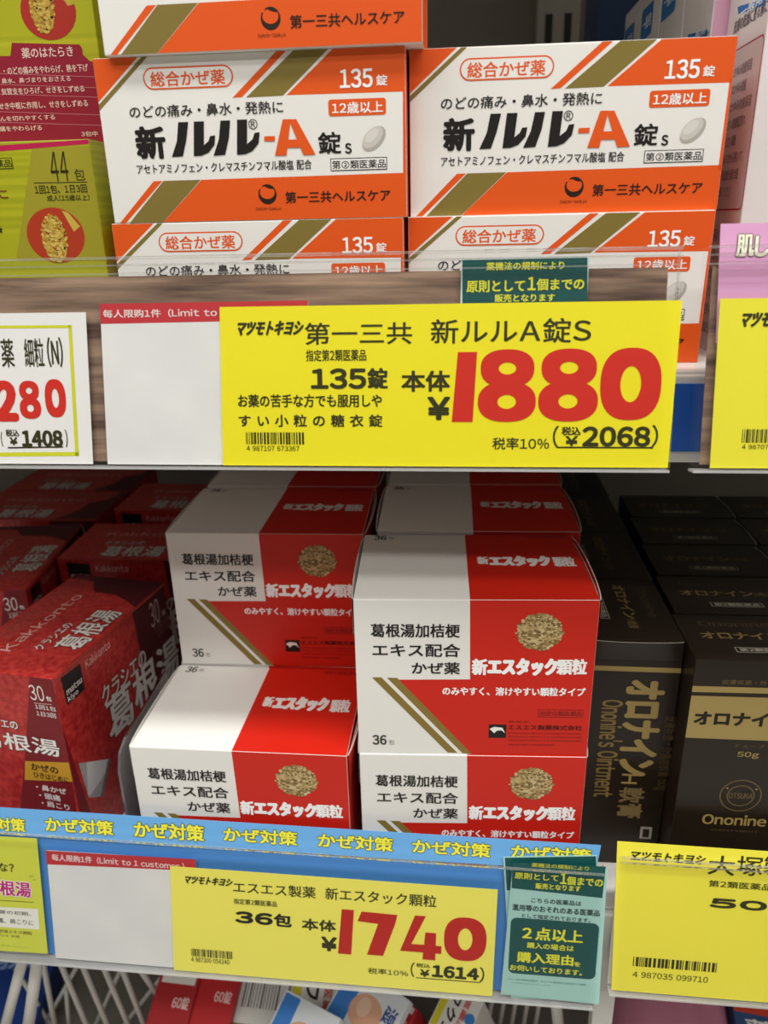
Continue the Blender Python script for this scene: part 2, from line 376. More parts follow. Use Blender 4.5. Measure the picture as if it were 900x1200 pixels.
p.poly([(272, 925), (300, 935), (352, 995), (325, 1018)], 'C9B04A', 3, 'capsule_picture')
p.grains(cu - rx * .05, cv - ry * .12, rx * .42, ry * .85, ['C8A848', 'D8BE62', 'B88A30'], 420, .0008, 4, 'capsule_picture')
p.build(t)
t, f = carton('powder_carton', 'shaded lime carton with a maroon text panel, on top of the capsule carton', 'carton', (.12, .075, .1), LIME, place((.12, .075), (1, -1), W3(-.1487, .355, DECK_U + .0898), 0), 0, 'lime green cartons')
p = Print(f['front'], (0, 0, 3.75)); p.clip = (.0002, .0002, .1198, .0998)
p.poly([(-300, 250), (46, 246), (52, 188), (350, 196), (362, 215), (364, 240), (395, 268), (480, 275), (500, 640), (-300, 660)], '8E1A30', 1, 'colour_panel')
cu, cv, rx, ry = p.ell((212, 50), 122, 128, 'A82C22', 2, 'capsule_picture')
p.poly([(262, -20), (315, -10), (328, 18), (298, 26), (288, 10)], 'B8A03A', 3, 'capsule_picture')
p.grains(cu - rx * .2, cv + ry * .15, rx * .42, ry * .9, ['B89A40', 'C8AE55', 'A87C2C'], 420, .0009, 4, 'capsule_picture')
TX = 'E8C8C0'
for s_, a, b in (('薬のはたらき', (95, 206), (322, 250)), ('・のどの痛みをやわらげ、熱を下げ', (15, 286), (388, 318)), ('・鼻水、鼻づまりをおさえる', (-10, 337), (312, 360)),
                 ('・気管支をひろげ、せきをしずめる', (-10, 380), (372, 408)), ('・せき中枢に作用し、せきをしずめる', (-22, 443), (387, 472)),
                 ('・たんを切れやすくする', (-45, 507), (243, 528)), ('・頭痛をやわらげる', (-45, 552), (185, 574)), ('3包中', (358, 577), (430, 598))):
    ym = (a[1] + b[1]) / 2; p.text(s_, (a[0], ym), (b[0], ym + (b[0] - a[0]) * .015), TX, .015, h=(b[1] - a[1]) * 1.05)
for y in (326, 374, 416, 494, 540): p.line((-100, y - 6), (470, y + 12), .00025, 'C07078', 3, 'divider_line')
p.build(t)
# ================================================================== white and pink skin-care cartons on the right
ND = (.075, .047, .175)
NWH = ink('E6E0DE')
t, f = carton('skincare_carton', 'tall white carton with red framed side text, right of the orange stack', 'carton', ND, NWH, place(ND, (-1, -1), W3(.1112, .333, DECK_U), 0), 0, 'white and pink skin-care cartons')
p = Print(f['left'], (780, 0, 3.75)); p.clip = (.0003, .0003, ND[1] - .0003, ND[2] - .0003)
p.poly([(318, 30), (440, -10), (440, 22), (320, 62)], '2E78C0', 2, 'blue_badge'); p.text('一般用', (335, 38), (425, 12), 'FFFFFF', .02, 4)
p.text('皮膚の乾燥に塗る前に', (305, 92), (446, 55), '6A5A60', .015, 3)
W_, H_ = ND[1], ND[2]
def sidelines(p, v0, v1, n, u0=.006, u1=.042, seed=5):
    rnd = random.Random(seed); chars = '使用上の注意をよく読んでから用いてください乾燥肌荒れかゆみ効能保湿成分配合医薬部外品'
    for k in range(n):
        v = v1 - (v1 - v0) * (k + .5) / n; h = (v1 - v0) / n * .32; ln = rnd.uniform(.6, 1)
        nn = int(6 + 5 * ln); i = rnd.randrange(len(chars) - 12)
        p.text(chars[i:i + nn], (u0, v + h), (u0 + (u1 - u0) * ln, v - h), '8A7C80', .01, 4, uv=True)
p.rect((.003, .118), (.0465, .058), 'B02848', 1, 'text_frame', True, .003); p.rect((.0036, .1174), (.0459, .0586), 'D9D2D2', 2, 'text_frame', True, .0025)
sidelines(p, .062, .113, 8, .008); sidelines(p, .006, .052, 6, .008, .042, 9)
p.ell(None, .004, .004, '4A3A38', 3, 'picture', uv=(.008, .104))
p.rect((.002, .166), (.030, .150), '2E78C0', 2, 'blue_badge', True, .002); p.text('一般用', (.006, .161), (.026, .155), 'FFFFFF', .02, 4, uv=True)
p.build(t)
p = Print(f['front']); p.rect((.0004, .1746), (.0746, .140), 'C2187A', 0, 'magenta_panel', True); p.ell(None, .012, .012, 'E8B070', 1, 'picture', uv=(.017, .115))
p.rect((.0004, .139), (.0746, .122), 'E6B0CC', 0, 'pink_panel', True); p.build(t)
N1 = t
for k, (x, y, lb) in enumerate(((.1052, .382, 'second from the front'), (.1055, .432, 'third from the front'), (.1058, .482, 'fourth from the front'), (.1061, .532, 'last in the row'))):
    copy_thing(N1, place(ND, (-1, -1), W3(x, y, DECK_U), 0), 0, 'white and magenta carton seen above the right orange carton, ' + lb)
t = thing('blue_carton', 'dark blue carton in the shade behind the right orange carton', 'carton', W3(.118, .66, DECK_U))
link('carton_body', box_mesh('carton_body', (-.022, -.03, 0), (.022, .03, .21), ink('1E3E68'), .0006), t)
link('lid_band', box_mesh('lid_band', (-.0223, -.0303, .15), (.0223, .0303, .156), ink('16304F'), .0003), t)
# ================================================================== red/white granule cartons (lower shelf)
ED = (.107, .0734, .0819); EG = 'red and white granule cartons'; RED = 'D0200F'; GO = '8A7434'
ZE = DECK_L + .0819
t, f = carton('granule_carton', 'red and white granule carton at the front, on top of the right stack', 'carton', ED, WHITE, place(ED, (-1, -1), W3(-.0430, .2981, ZE), .04), .04, EG)
E1 = t
p = Print(f['front'], (400, 700, 2.903)); p.clip = (.0002, .0002, ED[0] - .0002, ED[2] - .0002)
p.poly([(438, -2), (885, -2), (885, 282), (845, 560), (443, 545), (188, 280), (438, 279)], RED, 0)
p.poly([(104, 272), (136, 272), (395, 529), (362, 528)], GO, 1, 'stripe#6'); p.poly([(155, 273), (190, 274), (443, 532), (412, 530)], GO, 1, 'stripe#7')
p.text('葛根湯加桔梗', (100, 90), (402, 136), BK, .022); p.text('エキス配合', (106, 157), (403, 202), BK, .022); p.text('かぜ薬', (240, 220), (402, 261), BK, .022)
p.text('36', (107, 468), (153, 500), '33302C', .03); p.text('包', (161, 484), (181, 500), '8A8680')
p.text('新', (447, 210), (494, 262), 'FFFFFF', .05); p.text('エスタック', (502, 209), (730, 263), 'FFFFFF', .085); p.text('顆粒', (737, 210), (832, 262), 'FFFFFF', .04)
p.text('のみやすく、溶けやすい顆粒タイプ', (345, 304), (828, 336), 'FFFFFF', .03)
cu, cv, rx, ry = p.ell((675, 118), 76, 61, '8C7446', 2, 'granule_picture')
p.grains(cu, cv, rx * 1.03, ry * 1.03, ['B89C68', 'D6C090', '9A7F4C', 'C9AE78', '7A6238'], 520, .00085, 3, 'granule_picture')
DR = '7E120A'
p.frame((670, 381), (822, 409), DR, RED, .0003); p.text('指定②類医薬品', (676, 386), (817, 404), DR, .02)
p.rect((502, 432), (560, 478), '14100E', 2, 'company_logo')
p.poly([(504, 447), (520, 440), (548, 443), (557, 462), (545, 452), (530, 453), (519, 462), (514, 456)], 'F4F0EC', 3, 'company_logo')
p.text('エスエス製薬株式会社', (568, 433), (818, 452), '3A0A06', .02); p.text('発売元', (568, 419), (640, 427), DR)
for y, x in ((463, 818), (475, 818), (487, 818), (501, 725)): p.text('東京都中央区日本橋浜町二丁目お客様相談室医薬品情報', (568, y - 4), (x, y + 4), DR)
p.build(t)
p = Print(f['top'], (400, 540, 2.903)); p.clip = (.0002, .0002, ED[0] - .0002, ED[1] - .0002)
p.poly([(438, 474), (890, 474), (780, 245), (419, 245)], RED, 0, 'lid_panel')
p.text('新', (462, 327), (501, 352), 'F2EEEA', .04); p.text('エスタック', (505, 326), (712, 358), 'F2EEEA', .085); p.text('顆粒', (716, 328), (800, 360), 'F2EEEA', .03)
p.text('36', (114, 256), (152, 270), '33302C', .03); p.text('包', (160, 260), (180, 268), '8A8680'); p.text('指定②類医薬品', (630, 255), (760, 263), DR)
p.build(t)
p = Print(f['right']); p.rect((.0003, ED[2] - .0003), (ED[1] - .0003, .0003), RED, 0, 'side_panel', True); p.build(t)
link('tuck_flap', flap_mesh('tuck_flap', ED[0] / 2, ED[1] / 2 - .001, ED[2], 0, .0024, [ink(RED), ink('D8C4BC')]), t)
link('tuck_flap', flap_mesh('tuck_flap', ED[0] / 2, ED[1] / 2 - .004, ED[2] - .0012, 0, .0011, [ink(RED), ink('C8A89C')], .012), t)
link('tuck_flap', flap_mesh('tuck_flap', -ED[0] / 2, ED[1] / 2 - .001, ED[2], 0, .0014, [WHITE, ink('CFCAC0')], .018, -1), t)
def ec(x, y, z, r, lb): return copy_thing(E1, place(ED, (-1, -1), W3(x, y, z), r), r, 'red and white granule carton ' + lb, EG)
ec(-.0429, .2976, DECK_L, .037, 'at the front, bottom of the right stack')
ec(-.0400, .3775, ZE, .020, 'right behind the front top carton of the right stack')
ec(-.0400, .3775, DECK_L, .020, 'hidden under the second top carton of the right stack')
ec(-.0405, .4545, ZE, .015, 'rearmost in the top row of the right stack')
ec(-.0405, .4545, DECK_L, .015, 'hidden under the rearmost carton of the right stack')
ec(-.1556, .2962, DECK_L, -.006, 'alone at the front left, beside the dark red carton')
ec(-.1540, .3705, ZE, .016, 'set back on top of the left stack')
ec(-.1550, .3715, DECK_L, .008, 'hidden under the set-back carton of the left stack')
ec(-.1545, .4480, ZE, .010, 'in the dark behind the set-back carton of the left stack')
ec(-.1545, .4480, DECK_L, .010, 'hidden under the rear carton of the left stack')
# ================================================================== dark red herbal cartons
KD = (.062, .109, .1130); KG = 'dark red herbal cartons'; MAR = '4E0C14'; ra = math.radians(-9)
t, f = carton('herbal_carton', 'dark red carton turned at an angle at the front left, showing its end', 'carton', KD, KRED, place(KD, (1, -1), W3(-.1935, .305, DECK_L), ra), ra, KG)
K1 = t
WT = 'F0EAE6'
p = Print(f['front'], (0, 660, 4)); p.clip = (.0002, .0002, KD[0] - .0002, KD[2] - .0002)
p.poly([(140, 528), (250, 540), (345, 930), (400, 1400), (100, 1400), (118, 900)], '7A1820', 1)
p.text('30', (139, 604), (205, 612), WT, 0, h=70); p.text('包', (215, 622), (243, 647), WT, .03); p.line((160, 655), (243, 662), .0002, WT)
p.text('1回1包', (165, 671), (262, 683), WT, .01, h=21); p.text('1日3回', (172, 703), (262, 715), WT, .01, h=21)
uL, vL = p.px((20, 792)); uR, vR = p.px((286, 908)); wd = (uR - uL) * 1.58
p.outlined('葛根湯', (uR - wd, vL), (uR, vR), WT, '2A080A', .022, .022, 5, uv=True)
p.outlined('クラシエの', (-118, 733), (82, 754), WT, '2A080A', .02, .04, 5, h=38)
p.poly([(118, 927), (345, 938), (375, 1030), (116, 1015)], 'C9962A', 2, 'gold_band')
p.text('かぜの', (147, 955), (272, 967), BK, .03, h=30); p.text('ひきはじめに', (160, 997), (322, 1009), BK, .02, h=25)
for s_, a, b in (('・鼻かぜ', (172, 1053), (310, 1064)), ('・頭痛', (186, 1090), (283, 1098)), ('・肩こり', (198, 1127), (325, 1140))): p.text(s_, a, b, WT, .015, h=27)
p.build(t)
p = Print(f['right'], (0, 660, 4)); D_, H_ = KD[1], KD[2]; p.clip = (.0002, .0002, D_ - .0002, H_ - .0002)
p.poly([(.0002, .085), (.0002, .002), (.011, .002)], '7A1820', 1, 'colour_panel#2', True)
p.poly([(.072, H_ - .0003), (.0760, .06), (.072, .0003), (D_ - .0003, .0003), (D_ - .0003, H_ - .0003)], MAR, 1, 'colour_panel', True)
p.poly([(283, 540), (375, 470), (398, 590), (316, 665)], '141012', 2, 'store_badge')
A, B = p.px((283, 540)), p.px((398, 590)); u0, u1 = A[0], B[0]; v1 = A[1]; v0 = p.px((316, 665))[1]; h = v1 - v0
p.text('matsu', (u0 + (u1 - u0) * .14, v0 + h * .50), (u0 + (u1 - u0) * .92, v0 + h * .30), WT, .02, 4, 'store_badge>lettering', uv=True)
p.text('kiyo', (u0 + (u1 - u0) * .14, v0 + h * .24), (u0 + (u1 - u0) * .66, v0 + h * .02), WT, .02, 4, 'store_badge>lettering', uv=True)
p.text('Kakkonto', (396, 455), (517, 392), 'E8B8B0', 0, 4)
p.outlined('クラシエの', (470, 590), (686, 470), 'D8D2CC', '240608', .02, .035, 5); p.outlined('葛根湯', (490, 655), (842, 492), 'D8D2CC', '240608', .025, .022, 5)
p.text('30', (694, 195), (752, 270), 'C8A8A4', 0); p.text('包', (756, 225), (776, 235), 'C8A8A4', .02)
p.text('1回1包', (722, 300), (795, 265), '8E5A58'); p.text('1日3回', (735, 330), (800, 290), '8E5A58')
p.poly([(368, 938), (518, 916), (484, 1092), (416, 1100)], 'A8A4A2', 2, 'sachet_picture'); p.poly([(405, 933), (518, 916), (510, 958), (425, 1085), (412, 1090)], 'D2CFCC', 3, 'sachet_picture')
p.poly([(505, 920), (518, 916), (484, 1092), (470, 1094)], '6E6A6A', 4, 'sachet_picture')
p.build(t)
p = Print(f['top'], (0, 660, 4)); p.clip = (.0002, .0002, KD[0] - .0002, KD[1] - .0002)
c = [p.px(q) for q in ((440, 133), (545, 150), (600, 180), (629, 207))]
p.poly([(.0003, KD[1] - .0003), (KD[0] - .0003, KD[1] - .0003), (KD[0] - .0003, c[3][1])] + [c[2], c[1], c[0], (.018, c[0][1] + .012), (.0003, c[0][1] + .014)], MAR, 1, 'lid_panel', True)
p.text('Kakkonto', (.0235, .083), (.0165, .018), 'D8A098', .01, 4, rot=90, uv=True)
a, b = p.px((235, 392)), p.px((520, 225)); u_, v_ = sorted((a[0], b[0])), sorted((a[1], b[1]))
p.outlined('葛根湯', (u_[0] + .001, v_[1]), (u_[0] + .0175, v_[0]), 'E0D8D2', '2A080A', .015, .025, 5, rot=90, uv=True)
p.outlined('クラシエの', (u_[0] - .008, v_[0] + .024), (u_[0] - .002, v_[0] - .004), 'E0D8D2', '2A080A', .01, .035, 5, rot=90, uv=True)
for k in range(4): p.text('第2類医薬品満量処方生薬製剤二十三号', (.004 + k * .0028, KD[1] - .004), (.0056 + k * .0028, .030), 'B06058', 0, 4, rot=90, uv=True)
p.build(t)
link('lid_edge', flap_mesh('lid_edge', KD[0] / 2, KD[1] / 2 - .001, KD[2], 0, .0003, ink('B04038'), .0008), t)
def kc(corner, x, y, deg, lb):
    r = math.radians(deg); return copy_thing(K1, place(KD, corner, W3(x, y, DECK_L), r), r, 'dark red herbal carton ' + lb, KG)
kc((1, -1), -.2585, .399, 8, 'at the left picture edge, end forward, behind the angled one')
kc((1, -1), -.2620, .4455, -88.5, 'with its long side forward, directly behind the angled one')
kc((1, -1), -.3760, .5140, -89, 'with long side forward, second row at the left picture edge')
kc((1, -1), -.2625, .5380, -90, 'in the dark behind, half covered by the white carton lid')
kc((1, -1), -.3760, .5800, -90, 'rearmost, in the dark under the upper shelf')
dv = thing('shelf_divider', 'purple-tinted clear divider between the dark red and white cartons', 'divider', W3(-.1632, .2965, DECK_L))
VIO = clear_mat('violet_clear_plastic', 'B9AEC2', 1.3, .12)
prof = [(0, 0), (.070, 0), (.070, .080), (.012, .078), (.0035, .0745), (0, .066)]
V_ = [(x, y, z) for x in (-.0006, .0006) for y, z in prof]; n_ = len(prof)
link('divider_sheet', mesh_py('divider_sheet', V_, [tuple(range(n_)), tuple(range(2 * n_ - 1, n_ - 1, -1))] + [(k, n_ + k, n_ + (k + 1) % n_, (k + 1) % n_) for k in range(n_)], VIO), dv)
link('foot', box_mesh('foot', (-.0025, .002, 0), (.0025, .085, .0012), VIO, .0003), dv)
# ================================================================== dark brown ointment cartons
OD = (.0650, .0415, .1342); OG = 'dark brown ointment cartons'; BR = ink('231A12', .33); GD_ = 'A08A52'; DIM = '6A5838'
t, f = carton('ointment_carton', 'dark brown ointment carton facing forward at the right, frontmost', 'carton', OD, BR, place(OD, (-1, -1), W3(.1081, .3050, DECK_L), 0), 0, OG)
O1 = t
p = Print(f['front'], (680, 760, 4.09)); p.clip = (.0002, .0002, OD[0] - .0002, OD[2] - .0002)
p.poly([(520, 178), (1150, 196), (1150, 222), (520, 207)], GD_, 1, 'gold_line'); p.poly([(500, 224), (1150, 243), (1150, 452), (490, 426)], GD_, 1, 'gold_band')
h4 = p.px((553, 302)); e4 = p.px((895, 372)); w4 = e4[0] - h4[0]
p.text('オロナイン', (h4[0], h4[1]), (h4[0] + w4 * 1.27, e4[1]), '1C140C', .06, uv=True); p.text('H軟膏', (h4[0] + w4 * 1.31, h4[1] - .002), (h4[0] + w4 * 1.62, e4[1] + .001), '1C140C', .03, uv=True)
p.text('皮膚疾患・外傷', (680, 147), (930, 178), DIM, .01); p.text('チューブ', (737, 457), (882, 478), DIM); p.text('50g', (755, 493), (852, 528), GD_, .02)
cu, cv, rx, ry = p.ell((768, 705), 102, 76, DIM, 1, 'emblem')
for k, (q, cl) in enumerate(((.94, '231A12'), (.66, DIM), (.60, '231A12'))): p.ell(None, rx * q, ry * q, cl, 2 + k, 'emblem', uv=(cu, cv))
p.rect((cu - rx * .52, cv + ry * .2), (cu + rx * .52, cv - ry * .2), '231A12', 5, 'emblem', True); p.text('OTSUKA', (cu - rx * .56, cv + ry * .17), (cu + rx * .56, cv - ry * .17), DIM, .02, 6, 'emblem>lettering', uv=True)
for k in range(2): p.ell(None, rx * .05, rx * .05, GD_, 5, 'emblem', uv=(cu + (k * 2 - 1) * rx * .68, cv + ry * .45))
p.text('Ononine', (590, 790), (885, 852), GD_, .03); p.text('OINTMENT', (628, 864), (855, 882), DIM)
p.build(t)
p = Print(f['top'], (680, 640, 4.09))
v = lambda y: p.px((700, y))[1]
p.text('Ononine', (.010, .0355), (.043, .0300), '4E4230', 0, 4, uv=True)
a = p.px((570, 412)); b = p.px((893, 450)); w4 = b[0] - a[0]
p.text('オロナイン', a, (a[0] + w4 * 1.27, b[1]), '75623C', .05, uv=True); p.text('H軟膏', (a[0] + w4 * 1.31, a[1] - .001), (a[0] + w4 * 1.62, b[1]), '5E4E30', .02, uv=True)
a = p.px((736, 484)); b = (a[0] + .0255, a[1] - .0046); p.rect(a, b, '8E877A', 2, 'category_badge', True); p.rect((a[0] + .0006, a[1] - .0006), (b[0] - .0006, b[1] + .0006), BR, 3, 'category_badge', True)
p.text('第2類医薬品', (a[0] + .0018, a[1] - .0010), (b[0] - .0018, b[1] + .0010), 'A8A194', .03, 5, 'category_badge>lettering', uv=True)
p.build(t)
link('tuck_flap', flap_mesh('tuck_flap', OD[0] / 2, OD[1] / 2 - .0005, OD[2], 0, .0014, [BR, ink('B8B2A8')], .010), t)
def oc(i, c, lb): return copy_thing(O1, place(OD, (-1, -1), W3(.1081 + c * .0674 + i * .0022, .3050 + i * .0437, DECK_L), 0), 0, 'dark brown ointment carton ' + lb, OG)
# side print is laid out on the first sideways carton, then shared by all copies
rP = -PI / 2
locP = place(OD, (1, -1), W3(.0662, .3205, DECK_L), rP)
fP = carton_faces(Matrix.Translation(locP) @ Matrix.Rotation(rP, 4, 'Z'), *OD)['right']
p = Print(fP, (680, 760, 4.09)); p.clip = (.0002, .0002, OD[1] - .0002, OD[2] - .0002)
p.poly([(40, 80), (520, 96), (520, 119), (40, 103)], GD_, 1, 'gold_line')
p.text('オロナイン', (232, 155), (345, 608), GD_, .06, rot=-90); p.text('H', (203, 600), (268, 648), GD_, .03, rot=-90); p.text('軟膏', (192, 665), (290, 812), '7A6740', .03, rot=-90)
p.text("Ononine's Ointment", (108, 245), (172, 712), '86723F', .02, rot=-90); p.text('皮膚疾患・外傷用軟膏 50g', (395, 322), (425, 680), '4C3E26', .01, rot=-90)
p.rect((290, 853), (338, 912), 'A09A90', 2, 'category_badge'); p.rect((301, 864), (327, 905), BR, 3, 'category_badge')
p.build(t)
oc(1, 0, 'facing forward at the right, second from the front'); oc(2, 0, 'facing forward at the right, third from the front')
oc(3, 0, 'facing forward at the right, fourth from the front'); oc(4, 0, 'facing forward at the right, fifth and rearmost')
for i, lb in ((2, 'third'), (3, 'fourth'), (4, 'fifth')): oc(i, 1, 'at the right picture edge, %s row back' % lb)
for k, lb in enumerate(('frontmost, beside the red granule carton', 'second from the front', 'third from the front', 'rearmost')):
    copy_thing(O1, place(OD, (1, -1), W3(.0662 + k * .0006, .3205 + k * .0661, DECK_L), rP), rP, 'dark brown ointment carton standing sideways, ' + lb, OG)
# ================================================================== price rails and cards
def rail_matrix(p0, u, v):
    u = Vector(u).normalized(); v = Vector(v); v = (v - u * u.dot(v)).normalized(); n = u.cross(v)
    M = Matrix((u, v, n)).transposed().to_4x4(); M.translation = CAM + Vector(p0); return M
tu = math.atan(.187)
MU = rail_matrix((0, .281, -.0887), (1, 0, 0), (0, math.sin(tu), math.cos(tu)))
ML = rail_matrix((-.1407, .2758, -.3601), (.1631, .0003, -.0041), (.0014, .0106, .0591))
def slab(name, quad, z0, z1, mat, parent):
    """thin sheet in rail space: quad of (u, v), thickness along the rail normal"""
    V = [(a, b, z0) for a, b in quad] + [(a, b, z1) for a, b in quad]; n = len(quad)
    Fc = [tuple(range(n))[::-1], tuple(range(n, 2 * n))] + [(i, (i + 1) % n, n + (i + 1) % n, n + i) for i in range(n)]
    return link(name, mesh_py(name, V, Fc, mat), parent)
def Rq(u0, v0, u1, v1): return [(u0, v0), (u1, v0), (u1, v1), (u0, v1)]
def rail(label, M, u0, u1, top, insert, iu1, iv1, iu0=None, base=0, ribs=((.0, .0009), (.0028, .0034), (.0058, .0064))):
    t = thing('price_rail', label, 'price rail', None, mat=M)
    slab('insert_strip', Rq(iu0 if iu0 is not None else u0, base + .001, iu1, iv1), -.0028, -.0022, insert, t)
    slab('clear_cover', Rq(u0, base - .0006, u1, top), .0024, .0027, CLEAR, t)
    slab('clear_back', Rq(u0, base + .0005, u1, top), -.0036, -.0032, CLEAR, t)
    slab('bottom_channel', Rq(u0, base - .0016, u1, base - .0007), -.0036, .0030, CHAN, t)
    for k, (a, b) in enumerate(ribs): slab('top_rib', Rq(u0, top - b, u1, top - a), .0029, .0042 - k * .0004, ACRYL, t)
    slab('end_edge', Rq(u1 + .0001, base, u1 + .0007, top), -.0036, -.0024, ACRYL, t)
    return t
rail('long clear price rail with walnut grain insert below the orange cartons', MU, -.26, .0795, .0783, WOOD, .0761, .0720)
rail('clear price rail end with walnut grain insert at the right, upper shelf', MU, .0880, .24, .0783, WOOD, .24, .0722, .0916)
rail('long clear price rail with blue insert below the red cartons', ML, -.17, .2125, .0742, ink('4A8AD2'), .2105, .0690, ribs=((0, .0007),))
rail('clear price rail at the lower right holding the ointment price card', ML, .2195, .42, .0840, ink('D8D4C8'), .42, .0800, None, .0090, ((.0, .0009), (.0028, .0033)))
def card(name, label, cat, M, quad, zl, mat, th=.0002, group=None):
    """quad in rail (u, v); returns thing and its face for print"""
    o = thing(name, label, cat, None, 0, group, M @ Matrix.Translation((quad[0][0], quad[0][1], zl)))
    q = [(a - quad[0][0], b - quad[0][1]) for a, b in quad]
    slab('card_sheet', q, 0, th, mat, o)
    return o, Face(M @ Matrix.Translation((quad[0][0], quad[0][1], zl)), (0, 0, th), (1, 0, 0), (0, 1, 0))
YEL = 'F2E71E'; YEL2 = 'FAF268'; OL = '33320C'; PR = 'D22A1C'
PG = 'yellow price cards'
# --- upper yellow card
t, fc = card('price_card', 'large yellow price card with red 1880 on the upper rail', 'price card', MU, [(-.0896, 0), (.0794, 0), (.0809, .0602), (-.0883, .0599)], .0006, ink(YEL), group=PG)
p = Print(fc, (250, 290, 3.103))
p.text('マツモトキヨシ', (80, 270), (318, 316), OL, .06, slant=.3); p.text('第一三共', (333, 275), (722, 350), OL, .012)
p.text('指定第2類医薬品', (337, 372), (556, 412), OL, .012); p.text('135', (358, 443), (553, 511), OL, .06); p.text('錠', (563, 440), (632, 512), OL, .04)
p.text('本体', (686, 450), (858, 522), OL, .035); p.text('¥', (782, 546), (857, 624), OL, .05)
p.text('お薬の苦手な方でも服用しや', (90, 535), (612, 580), OL, .022); p.text('す い 小 粒 の 糖 衣 錠', (93, 608), (614, 652), OL, .025)
p.barcode((118, 672), (335, 716), OL, seed=2); p.text('4 987107 673367', (121, 721), (313, 740), OL, .01)
p.fr = (500, 290, 2.25)
p.text('新ルルA錠S', (12, 190), (432, 250), OL, .012)
for d, a, b in (('1', (68, 276), (130, 460)), ('8', (137, 271), (286, 458)), ('8', (298, 269), (449, 457)), ('0', (462, 265), (613, 455))): p.text(d, a, b, PR, 0, 4, 'price_figures', fatnum=True)
p.text('税率10%', (174, 501), (322, 533), OL, .012); p.text('(', (334, 470), (346, 528), OL, .01); p.text('税込', (357, 473), (405, 495), OL, .035); p.text('¥', (367, 498), (397, 522), OL, .05)
p.text('2068', (414, 474), (586, 523), OL, .06); p.text(')', (596, 468), (608, 526), OL, .01); p.line((344, 527), (597, 528), .0006, OL)
p.build(t)
# --- white film card with red header (upper)
RH = 'C2323A'
def limit_card(label, M, quad, zl, tpts, rpts, fr, s_, th_=0, group='white purchase-limit cards'):
    t, fc = card('limit_card', label, 'notice card', M, quad, zl, FILM, group=group); p = Print(fc, fr)
    p.poly(rpts, RH, 0, 'red_header'); p.text(s_, tpts[0], tpts[1], 'F4E4E0', .015, 4, 'red_header>lettering', h=th_); p.build(t)
limit_card('white notice card with red header on the walnut grain upper rail', MU, [(-.1368, 0), (-.0560, 0), (-.0546, .0617), (-.1354, .0616)], -.0004, ((362, 219), (1036, 240)), ((351, 198), (1083, 186), (1083, 254), (354, 269)), (0, 290, 3), '每人限购1件（Limit to 1 customer.）')
# --- white price card at the left edge
t, fc = card('price_card', 'white price card with lime frame and red figures at the left edge', 'price card', MU, [(-.2350, 0), (-.1428, 0), (-.1413, .0587), (-.2350, .0587)], -.0004, ink('EDEDEB'))
p = Print(fc, (0, 290, 3))
p.poly([(-200, 276), (248, 273), (250, 283), (-200, 286)], 'D2D628', 1, 'lime_frame'); p.poly([(240, 273), (252, 273), (278, 732), (265, 733)], 'D2D628', 1, 'lime_frame'); p.poly([(-200, 722), (278, 719), (278, 733), (-200, 736)], 'D2D628', 1, 'lime_frame')
p.text('風邪薬'[0:0] + 'ぜ薬', (-47, 322), (53, 420), OL, .008); p.text('細粒', (82, 320), (158, 420), OL, .006); p.text('(N)', (163, 316), (224, 420), OL, .012)
p.text('2', (-20, 476), (58, 603), PR, .085, 4, 'price_figures')
for d, a, b in (('8', (62, 470), (148, 601)), ('0', (153, 463), (237, 597))): p.text(d, a, b, PR, 0, 4, 'price_figures', fatnum=True)
p.text('(', (2, 648), (12, 700), OL, .01); p.text('税込', (20, 640), (68, 664), OL, .03); p.text('¥', (35, 668), (62, 694), OL, .05); p.text('1408', (78, 645), (220, 698), OL, .07); p.text(')', (228, 640), (240, 702), OL, .01); p.line((28, 704), (222, 701), .0006, OL)
p.build(t)
# --- teal notice card (upper)
TE = '11504E'; TY = 'E8E83C'
t, fc = card('notice_card', 'dark teal notice card with yellow text tucked behind the 1880 price card', 'notice card', MU, [(.0018, .045), (.0476, .045), (.0478, .0760), (.0022, .0757)], -.0004, ink('C8DCD6'))
p = Print(fc, (500, 290, 2.25)); p.poly([(94, 33), (424, 26), (424, 200), (94, 200)], TE, 0, 'teal_panel')
p.text('薬機法の規制により', (158, 40), (362, 57), TY, .02); p.text('原則として', (106, 88), (258, 116), TY, .03); p.text('1', (268, 79), (286, 112), TY, .04); p.text('個までの', (291, 83), (414, 111), TY, .03); p.text('販売となります', (180, 124), (337, 142), TY, .025)
p.build(t)
# --- pink and yellow cards (upper right)
t, fc = card('topic_card', 'pink topic card above the yellow card at the upper right', 'card', MU, [(.0938, .045), (.20, .045), (.20, .0861), (.0926, .0861)], -.0004, ink('DDA2CC'))
p = Print(fc, (760, 280, 6.43)); p.outlined('肌', (672, -30), (785, 130), 'F6F2DA', '3A3A34', .03, .04, 5); p.outlined('し', (812, -20), (900, 128), 'F6F2DA', '3A3A34', .04, .04, 5); p.build(t)
t, fc = card('price_card', 'yellow price card cut by the right picture edge, upper rail', 'price card', MU, [(.0945, 0), (.22, 0), (.22, .0603), (.0939, .0606)], .0006, ink('F0E83A'), group=PG)
p = Print(fc, (760, 280, 6.43)); p.text('マツモトキヨシ', (690, 553), (1215, 655), OL, .06, slant=.3)
p.fr = (760, 400, 6.43); p.barcode((708, 662), (1165, 765), OL, seed=4); p.text('4 987072 071234'[:7], (705, 778), (900, 812), OL, .01); p.build(t)
